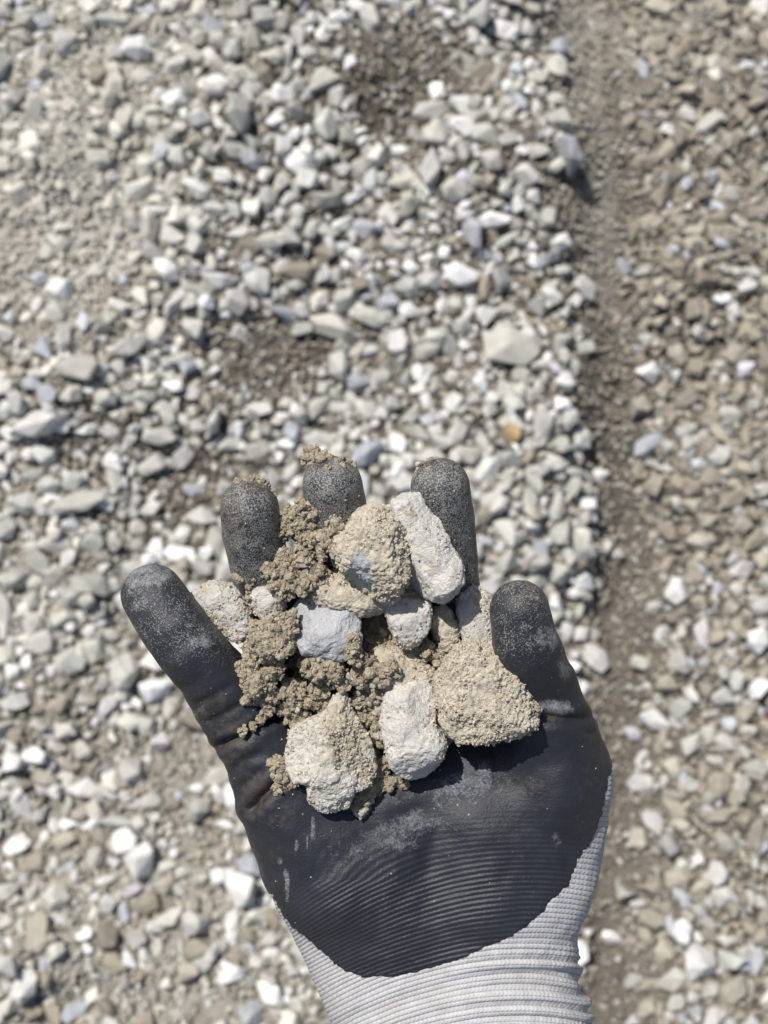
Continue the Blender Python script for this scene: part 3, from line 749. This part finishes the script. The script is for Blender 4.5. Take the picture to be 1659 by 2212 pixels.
def rock(name, label, cat, poly, z, T, mat, facets=(), mud=0.0, mudlist=(), patch=(), e=.62, lump=.05, gr=.02, gsize=.11, level=5, ngrain=0, seed=1, extra=4, tilt=(0, 0), sharp=False):
    P2 = np.array(poly, float)
    x, y = P2[:, 0], P2[:, 1]; x1, y1 = np.roll(x, -1), np.roll(y, -1); cr = x * y1 - x1 * y
    c = np.array([((x + x1) * cr).sum(), ((y + y1) * cr).sum()]) / (3 * cr.sum())
    z = z + ZP(c[1])
    R = poly_radius(poly, c)
    dv, F = ICO[level]
    th_ = np.arctan2(-dv[:, 1], dv[:, 0])
    Ri = np.interp(th_, np.linspace(-math.pi, math.pi, 721), np.append(R, R[0]))
    rho = np.hypot(dv[:, 0], dv[:, 1]); ph = np.arctan2(dv[:, 2], rho)
    sc_ = cm(1, z)
    rad = Ri * sc_ * np.cos(ph) ** e
    V = np.stack([rad * np.cos(th_), -rad * np.sin(th_), T * np.sign(dv[:, 2]) * np.abs(np.sin(ph)) ** e], 1)
    mean = R.mean() * sc_
    r = np.random.default_rng(seed)
    fl = list(facets)
    for _ in range(extra):                       # small random breaks on the face towards the eye
        n = r.normal(size=3); n[2] = abs(n[2]) + .3; n /= np.linalg.norm(n); fl.append((*n, r.uniform(.80, .95)))
    for q_, (nx, ny, nz, dd) in enumerate(fl):
        n = np.array([nx, ny, nz]); n = n / np.linalg.norm(n)
        lim = (V @ n).max() * dd
        ex = np.maximum(V @ n - lim, 0); V = V - (ex * (.97 if (sharp and q_ < len(facets)) else (.90 - .35 * np.exp(-ex / .06))))[:, None] * n
    V[:, 2] += tilt[0] * V[:, 0] + tilt[1] * V[:, 1]
    cc = pt(c[0], c[1], z)
    V = V + cc
    N = normals(V, F)
    ru, rv = uv_of(V)
    md = np.full(len(V), float(mud)); 
    for a, b, ra, rb, s in mudlist:
        md = np.maximum(md, s * np.exp(-((ru - a) / ra) ** 2 - ((rv - b) / rb) ** 2))
    for a, b, ra, rb, s in patch if False else ():
        pass
    pa = np.zeros(len(V))
    if patch:
        dpp, _ = seg_dist(ru, rv, patch + [patch[0]])
        # inside test
        ins = np.zeros(len(V), bool)
        for (ax_, ay_), (bx_, by_) in zip(patch, patch[1:] + patch[:1]):
            cond = ((ay_ > rv) != (by_ > rv)) & (ru < (bx_ - ax_) * (rv - ay_) / (by_ - ay_ + 1e-9) + ax_)
            ins ^= cond
        sdv = np.where(ins, dpp, -dpp) + 5 * fbm(V * 3, 3, 12)
        pa = np.clip(sdv / 4 + .5, 0, 1) * (V[:, 2] > cc[2]); md = md * (1 - pa)
    w1 = worley(V / gsize + seed * 7.7, seed)
    w2 = worley(V / (gsize * .45) + seed, seed + 3)
    g = (0.55 - w1) * (.25 + .75 * np.clip(md * 1.3, 0, 1)) + .35 * (.55 - w2)
    disp = lump * fbm(V * 1.3 + seed, 4, seed + 2, .6) + (.03 + .03 * md) * fbm(V * 4 + seed, 3, seed + 6, .6) + gr * 3.3 * g * (1 - .6 * pa) * (.55 + .8 * np.clip(.5 + fbm(V * 1.4, 2, 33), 0, 1)) + .014 * fbm(V * 9 + seed, 3, seed) + .05 * pa * fbm(V * 3.5, 3, 90)
    clump = np.clip(fbm(V * 2.6 + seed * 2, 2, seed + 8) , 0, 1)
    disp = disp + .10 * clump * np.clip(md - .3, 0, 1) - .05 * pa
    V = V + N * disp[:, None]
    N = normals(V, F)
    parts = [(V, F, {'mud': md, 'patch': pa})]
    if ngrain:
        m = np.clip(.35 + 1.6 * fbm(V * 1.7 + seed, 2, 40), .02, 1) * (.05 + md ** 2) * (V[:, 2] > cc[2] - T * .4)
        gv_, gf_, gi = grains_on(V, N, int(ngrain * 2.2), .014, .050, m, seed)
        parts.append((gv_, gf_, {'mud': np.full(len(gv_), .5 + .5 * min(1., mud + .4)), 'patch': np.zeros(len(gv_)), 'gv': gvar(gi)}))
    V, F, A = merge(parts)
    return hand_obj(name, V, F, mat, A, label=label, cat=cat)
def popcorn(seed):
    dv, F = ICO[3]
    V = dv * (1 + .3 * fbm(dv * 1.4 + seed, 2, seed)[:, None])
    V = V * (1 + .42 * (.6 - worley(V * 2.6 + seed, seed)))[:, None]
    return V / np.abs(V).max(), F
POP = [popcorn(k + 50) for k in range(10)]
def surf_z(u, v):
    m = (np.abs(gu - u) < 9) & (np.abs(gv - v) < 9)
    return GV[m, 2].max() if m.any() else -1.0
def clod(name, label, blobs_, mat=None, seed=1, ngrain=500, big=60, cat='soil clod', rough=.24, level=4, group=None, kind=None, snap=False):
    """crumbly soil: irregular lumps with grains stuck to them; blobs (u, v, z, radius in u)"""
    parts = []; r = np.random.default_rng(seed)
    for q, b in enumerate(blobs_):
        u, v, z, rad = b[:4]
        z = z + (-.55 - .45 * min(1, max(0, (v - 1250) / 270.0)) if 'capping' not in label else 0)
        if snap: z = surf_z(u, v) + .45 * cm(rad)
        dv, F = ICO[level if rad > 12 else 3]
        R = cm(rad, z) * (.88 if rad > 14 else 1); sx = b[4] if len(b) > 4 else 1.0; sy = b[5] if len(b) > 5 else 1.0
        V = dv * R * np.array([sx, sy, .85]) * (1 + .28 * fbm(dv * 1.5 + seed * 5 + q * 9, 3, seed + q)[:, None])
        V = V + pt(u, v, z)
        N = normals(V, F)
        gs = .16
        d_ = rough * .75 * (.5 - worley(V / (gs * 2.2) + seed, seed)) + rough * .62 * (.5 - worley(V / gs + seed, seed + 4)) + .05 * (.5 - worley(V / .075, seed + 9))
        V = V + N * d_[:, None]
        parts.append((V, F, {'mud': np.full(len(V), 1.0), 'patch': np.zeros(len(V))}))
    V = np.concatenate([p[0] for p in parts]); N = np.concatenate([normals(p[0], p[1]) for p in parts])
    m = (V[:, 2] > np.percentile(V[:, 2], 20)) * 1.0
    for n_, lo_, hi_, ou in ((int(ngrain * 1.8), .014, .045, .5), (int(big * 1.5), .045, .115, .45)):
        if n_:
            a, f, i = grains_on(V, N, n_, lo_, hi_, m, seed + n_, ou)
            pale = (_h(i, i * 3, i * 7, 5) > .93)
            parts.append((a, f, {'mud': np.where(pale, .15, 1.0), 'patch': np.zeros(len(a)), 'gv': gvar(i)}))
    n_ = max(5, int(big * .75))
    i = r.choice(len(V), n_, p=m / m.sum()); rr = (.065 + .13 * r.random(n_) ** 1.8) * (1 if big > 50 else .6)
    a, f, ix = scatter(POP, V[i] + N[i] * (rr * .5)[:, None], rotmats(n_, r), np.stack([rr * 1.15, rr, rr * .85], 1))
    parts.append((a, f, {'mud': np.where(_h(ix, ix * 3, ix * 7, 9) > .9, .2, 1.0), 'patch': np.zeros(len(a)), 'gv': gvar(ix, .10), '_s': np.ones(len(a))}))
    V, F, A = merge(parts)
    return hand_obj(name, V, F, mat or M_soil, A, label=label, cat=cat, group=group, kind=kind)

# soil filling the bowl of the palm under everything
Vm, Fm = ICO[6]
m_ = Vm * np.array([cm(265), cm(215), 1.35]) + pt(865, 1440, -1.35)
nm = normals(m_, Fm)
m_ = m_ + nm * (.22 * fbm(m_ * 1.1, 4, 77) + .16 * (.5 - worley(m_ / .35, 5)) + .10 * (.5 - worley(m_ / .15, 6)))[:, None]
mm = (m_[:, 2] > -.4) * 1.0
gA = grains_on(m_, nm, 2600, .02, .065, mm, 3); gB = grains_on(m_, nm, 350, .06, .20, mm, 4, .5)
V, F, A = merge([(m_, Fm, {'mud': np.ones(len(m_)), 'patch': np.zeros(len(m_))})] + [(a, f, {'mud': np.ones(len(a)), 'patch': np.zeros(len(a)), 'gv': gvar(i)}) for a, f, i in (gA, gB)])
hand_obj('loose_soil', V, F, M_soil, A, label='loose crumbly soil in the hollow of the glove under the stones', cat='soil', kind='stuff')

n_front = (GN[:, 2] > .2) & (gv < 2000)
gA, gF, gi = grains_on(GV, GN, 900, .010, .030, n_front * (.15 + 1.0 * np.exp(-((gu - 860) / 330) ** 2 - ((gv - 1560) / 260) ** 2) + 1.2 * (gv < 1250)), 91, .9)
V, F, A = merge([(gA, gF, {'mud': np.ones(len(gA)), 'patch': np.zeros(len(gA)), 'gv': gvar(gi)})])
hand_obj('soil_grains', V, F, M_mud, A, label='fine grains of dry soil sprinkled over the black glove coating', cat='soil', kind='stuff')

rock('stone', 'long white angular stone leaning up against the right upper finger', 'stone',
     [(843, 1088), (862, 1062), (880, 1053), (905, 1057), (920, 1088), (948, 1122), (970, 1165), (990, 1200), (1002, 1228), (1000, 1268), (972, 1311), (935, 1300), (880, 1270), (862, 1200), (856, 1130)],
     2.1, 1.0, M_white, sharp=True, facets=[(-.78, -.52, .34, .64), (.50, .35, .80, .80), (.15, -.9, .35, .86)], mudlist=[(890, 1110, 26, 12, .8), (935, 1225, 24, 40, .62)], lump=.04, gr=.005, extra=3, e=.5, seed=3, tilt=(0, .05), level=6, ngrain=60)
rock('stone', 'large mud-coated stone with a bare blue-grey patch, highest in the pile', 'stone',
     [(778, 1096), (800, 1090), (830, 1098), (858, 1092), (878, 1112), (884, 1140), (883, 1175), (888, 1215), (872, 1262), (858, 1300), (828, 1308), (790, 1290), (762, 1262), (742, 1235), (722, 1195), (728, 1165), (750, 1140), (760, 1118)],
     2.4, 1.15, M_patch, facets=[(-.2, -.75, .62, .72), (.1, .6, .8, .85)], mud=.78, mudlist=[(835, 1190, 50, 70, 1.0), (860, 1270, 30, 30, 1.0)], patch=[(768, 1190), (785, 1186), (790, 1200), (808, 1215), (800, 1240), (806, 1262), (800, 1290), (775, 1275), (758, 1250), (756, 1225)],
     lump=.07, gr=.034, gsize=.13, level=6, ngrain=700, seed=5)
rock('stone', 'brown mud-smeared stone in shade beneath the blue-patched stone', 'stone',
     [(650, 1262), (690, 1240), (740, 1232), (800, 1250), (850, 1280), (858, 1300), (835, 1318), (790, 1330), (740, 1322), (690, 1308), (655, 1290)],
     1.3, .95, M_mud, mud=.95, lump=.05, gr=.022, ngrain=300, seed=8, level=5)
rock('stone', 'rough grey-white stone wedged beside the thumb', 'stone',
     [(416, 1283), (440, 1264), (470, 1258), (500, 1262), (525, 1280), (540, 1310), (556, 1345), (548, 1372), (520, 1386), (490, 1370), (455, 1335), (430, 1305)],
     .9, .9, M_speck, mud=.18, mudlist=[(440, 1275, 26, 20, .7)], lump=.05, gr=.030, gsize=.13, ngrain=260, seed=9, extra=3)
rock('stone', 'small white crusted stone right of the stone by the thumb', 'stone',
     [(541, 1283), (555, 1262), (580, 1258), (605, 1264), (622, 1285), (620, 1312), (598, 1330), (578, 1343), (556, 1325), (543, 1305)],
     1.35, .62, M_white, mud=.15, mudlist=[(590, 1268, 30, 14, .8)], lump=.04, gr=.022, ngrain=120, seed=10)
rock('stone', 'angular blue-grey broken stone with clean cut faces, left of centre', 'stone',
     [(616, 1326), (640, 1306), (655, 1291), (672, 1298), (700, 1306), (728, 1310), (752, 1308), (772, 1324), (779, 1345), (780, 1390), (782, 1425), (740, 1426), (690, 1420), (655, 1412), (640, 1380), (632, 1350)],
     1.75, .95, M_blue, facets=[(-.1, .55, .83, .66), (.25, -.55, .8, .78), (-.7, .1, .7, .72)], sharp=True, mudlist=[(775, 1400, 18, 28, .9)], lump=.055, gr=.006, extra=5, e=.5, seed=13, level=6)
rock('stone', 'white square-shouldered stone right of the dark gap', 'stone',
     [(829, 1310), (845, 1292), (862, 1284), (895, 1284), (926, 1290), (931, 1310), (931, 1345), (918, 1368), (900, 1390), (880, 1398), (855, 1382), (838, 1352)],
     1.6, .85, M_white, facets=[(.1, -.6, .8, .75), (.0, .3, .95, .8)], mud=.12, mudlist=[(870, 1400, 40, 16, .8)], lump=.045, gr=.008, gsize=.08, e=.5, seed=14, ngrain=60)
rock('stone', 'small tan mud pebble between the white square stone and the speckled stone', 'stone',
     [(930, 1325), (945, 1312), (968, 1313), (985, 1335), (990, 1362), (985, 1392), (965, 1408), (945, 1395), (934, 1365), (926, 1345)],
     1.1, .6, M_mud, mud=.9, lump=.05, gr=.03, ngrain=200, seed=15)
rock('stone', 'grey speckled stone standing beside the little finger', 'stone',
     [(982, 1300), (995, 1278), (1018, 1264), (1045, 1274), (1062, 1290), (1066, 1320), (1075, 1350), (1084, 1380), (1083, 1408), (1070, 1430), (1030, 1432), (998, 1400), (988, 1350)],
     1.0, .8, M_speck, facets=[(.4, .1, .9, .8)], mud=.3, mudlist=[(1065, 1400, 22, 30, .8)], lump=.06, gr=.010, gsize=.09, seed=16, ngrain=120)
rock('stone', 'largest tan mud-coated stone at the right edge of the pile', 'stone',
     [(962, 1425), (985, 1395), (1010, 1386), (1045, 1395), (1082, 1406), (1116, 1428), (1142, 1460), (1152, 1496), (1162, 1530), (1158, 1562), (1140, 1582), (1110, 1590), (1060, 1598), (1000, 1601), (970, 1590), (950, 1560), (942, 1510), (944, 1460)],
     2.15, 1.08, M_mud, facets=[(.30, .2, .93, .84), (-.1, -.5, .85, .86)], mud=.95, lump=.06, gr=.034, gsize=.125, level=6, ngrain=1100, seed=17, extra=1)
rock('stone', 'smooth tan buried stone in the middle behind the white oval stone', 'stone',
     [(768, 1455), (785, 1420), (820, 1395), (860, 1398), (905, 1415), (935, 1440), (945, 1475), (930, 1510), (860, 1520), (790, 1500)],
     1.15, .95, M_mud, mud=.9, lump=.05, gr=.014, seed=18, extra=1, ngrain=350)
rock('stone', 'white oval chalky stone at the bottom centre of the pile', 'stone',
     [(833, 1500), (838, 1478), (858, 1460), (888, 1454), (915, 1462), (934, 1482), (940, 1520), (946, 1565), (960, 1605), (955, 1645), (930, 1672), (895, 1686), (862, 1675), (838, 1645), (826, 1600), (820, 1560), (824, 1525)],
     1.95, 1.0, M_white, facets=[(.1, -.68, .72, .74), (-.6, .1, .8, .8), (.5, .35, .8, .8)], mud=.05, mudlist=[(940, 1530, 10, 30, .7)], lump=.07, gr=.010, gsize=.10, level=6, seed=19, extra=3, ngrain=80, e=.55)
rock('stone', 'tan triangular stone with a pointed top and chalky white base', 'stone',
     [(738, 1490), (752, 1505), (768, 1545), (790, 1585), (805, 1620), (812, 1655), (800, 1690), (770, 1705), (752, 1740), (715, 1750), (680, 1742), (665, 1715), (668, 1690), (635, 1685), (620, 1655), (620, 1620), (630, 1575), (668, 1550), (700, 1535), (722, 1505)],
     1.9, 1.15, M_patch, facets=[(.62, .15, .75, .66), (-.6, .1, .8, .78), (0, -.6, .8, .8)], mud=.36, mudlist=[(745, 1580, 62, 100, 1.0), (700, 1640, 40, 50, .6), (800, 1670, 40, 40, .9)], lump=.06, gr=.030, gsize=.12, level=6, seed=20, extra=2, ngrain=700)
rock('stone', 'chalk-white lump under the lower tip of the triangular stone', 'stone',
     [(668, 1700), (690, 1682), (725, 1680), (750, 1695), (752, 1722), (735, 1745), (702, 1752), (676, 1740), (664, 1722)],
     1.75, .85, M_white, mud=.1, lump=.06, gr=.032, gsize=.14, seed=21, ngrain=100)

clod('soil_clod', 'tall crumbly soil clod leaning on the middle finger at the top of the pile',
     [(636, 1122, 2.0, 32), (672, 1102, 2.2, 28), (712, 1086, 2.4, 26), (738, 1112, 2.2, 24), (672, 1165, 1.9, 40, .9, 1.2), (718, 1158, 2.6, 30, .85, 1.35), (612, 1150, 1.7, 24), (742, 1145, 2.1, 20)], seed=31, ngrain=1500, big=260)
clod('soil_clod', 'loose cluster of soil crumbs below the tall clod and above the blue-grey stone',
     [(588, 1185, 1.7, 20), (612, 1205, 1.8, 26), (590, 1230, 1.9, 20), (622, 1240, 2.0, 24), (655, 1205, 2.0, 20), (648, 1262, 2.1, 26, 1.2, .8), (605, 1262, 1.9, 22), (688, 1232, 1.9, 20), (620, 1285, 1.9, 16), (700, 1262, 1.9, 15)], seed=32, ngrain=1500, big=200)
clod('soil_clod', 'small tan clod at the base of the left upper finger',
     [(540, 1220, 1.6, 22), (528, 1245, 1.5, 18), (550, 1252, 1.5, 16), (545, 1275, 1.5, 11)], seed=33, ngrain=420, big=60)
clod('soil_clod', 'round tan soil ball left of the blue-grey stone',
     [(588, 1380, 2.1, 54, 1.12, .86), (545, 1405, 1.5, 22), (620, 1345, 2.2, 22)], seed=34, ngrain=900, big=70, rough=.11, level=5)
clod('soil_clod', 'crumbly tan clod below the round soil ball at the thumb base',
     [(556, 1470, 1.8, 40, 1.1, 1.), (536, 1445, 1.9, 20), (590, 1440, 1.9, 22), (542, 1500, 1.7, 22), (580, 1505, 1.6, 22)], seed=35, ngrain=1000, big=150)
clod('soil_clod', 'narrow soil clod between the thumb-base clod and the triangular stone',
     [(630, 1500, 1.5, 28, .9, 1.3), (640, 1545, 1.3, 24), (612, 1530, 1.2, 16), (655, 1570, 1.1, 14)], seed=36, ngrain=700, big=70)
clod('soil_clod', 'flat tan clod directly below the blue-grey stone',
     [(700, 1448, 2.0, 38, 1.3, .8), (662, 1440, 1.8, 16), (735, 1470, 1.8, 18), (690, 1490, 1.6, 22), (672, 1515, 1.4, 20)], seed=37, ngrain=900, big=130)
clod('soil_clod', 'little soil clod stuck on the lower right corner of the blue-grey stone',
     [(768, 1390, 2.5, 16, .8, 1.3), (764, 1415, 2.4, 20), (785, 1420, 2.2, 12)], seed=38, ngrain=350, big=30)
clod('soil_clod', 'soil clod on the left shoulder of the buried smooth stone',
     [(795, 1440, 1.9, 26), (820, 1460, 2.0, 20), (775, 1470, 1.8, 20), (845, 1448, 2.0, 13)], seed=39, ngrain=600, big=80)
clod('soil_clod', 'dark crumbs between the triangular stone tip and the white oval stone',
     [(785, 1510, 1.4, 24), (808, 1545, 1.2, 28), (775, 1560, 1.1, 20), (815, 1590, 1.1, 22), (700, 1520, 1.3, 20), (820, 1500, 1.5, 14)], seed=40, ngrain=900, big=130)
clod('soil_clod', 'ragged soil clod hanging over the palm right of the triangular stone',
     [(815, 1660, 1.3, 26), (800, 1690, 1.2, 28, 1., 1.2), (782, 1725, 1.0, 20), (830, 1685, 1.1, 18), (780, 1745, .8, 14), (805, 1625, 1.2, 20)], snap=True, seed=41, ngrain=900, big=130)
clod('soil_clod', 'small crumb clod lying on the thumb mound left of the triangular stone',
     [(602, 1655, .7, 16), (610, 1680, .6, 18), (600, 1700, .5, 10), (628, 1690, .6, 12)], snap=True, seed=42, ngrain=260, big=60)
clod('soil_clod', 'tiny crumbs under the lower right of the white oval stone', [(862, 1688, .5, 9), (876, 1694, .4, 8)], snap=True, seed=43, ngrain=60, big=16)
clod('soil_clod', 'crumbs wedged under the small tan pebble above the largest stone',
     [(925, 1405, 1.2, 20), (950, 1420, 1.2, 16), (900, 1400, 1.1, 14), (970, 1395, 1.2, 10)], seed=44, ngrain=400, big=70)
clod('soil_clod', 'knobbly crumbs breaking off the right end of the largest stone',
     [(1120, 1510, 2.1, 18), (1140, 1530, 1.9, 16), (1105, 1495, 2.3, 12), (1150, 1550, 1.6, 13)], seed=45, ngrain=350, big=60)
clod('soil_clod', 'trail of soil grains in the fold at the base of the thumb',
     [(578, 1530, .75, 12), (570, 1545, .65, 9), (562, 1555, .6, 7), (545, 1566, .45, 6), (524, 1577, .35, 6)], snap=True, seed=46, ngrain=60, big=22)
clod('soil_clod', 'dirt crumbs capping the left upper fingertip',
     [(545, 1040, 1.9, 12, 1.8, .7), (520, 1046, 1.9, 8, 1.5, .7), (570, 1048, 1.8, 9), (502, 1062, 1.9, 6), (590, 1068, 1.8, 5)], seed=47, ngrain=260, big=50)
clod('soil_clod', 'spiky dirt crumbs capping the tallest middle fingertip',
     [(680, 985, 1.7, 14), (668, 972, 1.6, 8), (666, 996, 1.7, 8), (705, 995, 1.9, 13, 1.4, .8), (730, 1005, 2.0, 10), (752, 1002, 1.8, 9), (755, 1016, 1.8, 7), (712, 1012, 2.2, 6)], seed=48, ngrain=320, big=80)
clod('soil_clod', 'dirt crumbs capping the right upper fingertip',
     [(930, 999, 1.3, 12, 1.8, .8), (910, 1012, 1.3, 8), (955, 1003, 1.4, 9, 1.5, .7), (905, 1026, 1.4, 6), (928, 1018, 1.7, 7)], seed=49, ngrain=260, big=50)
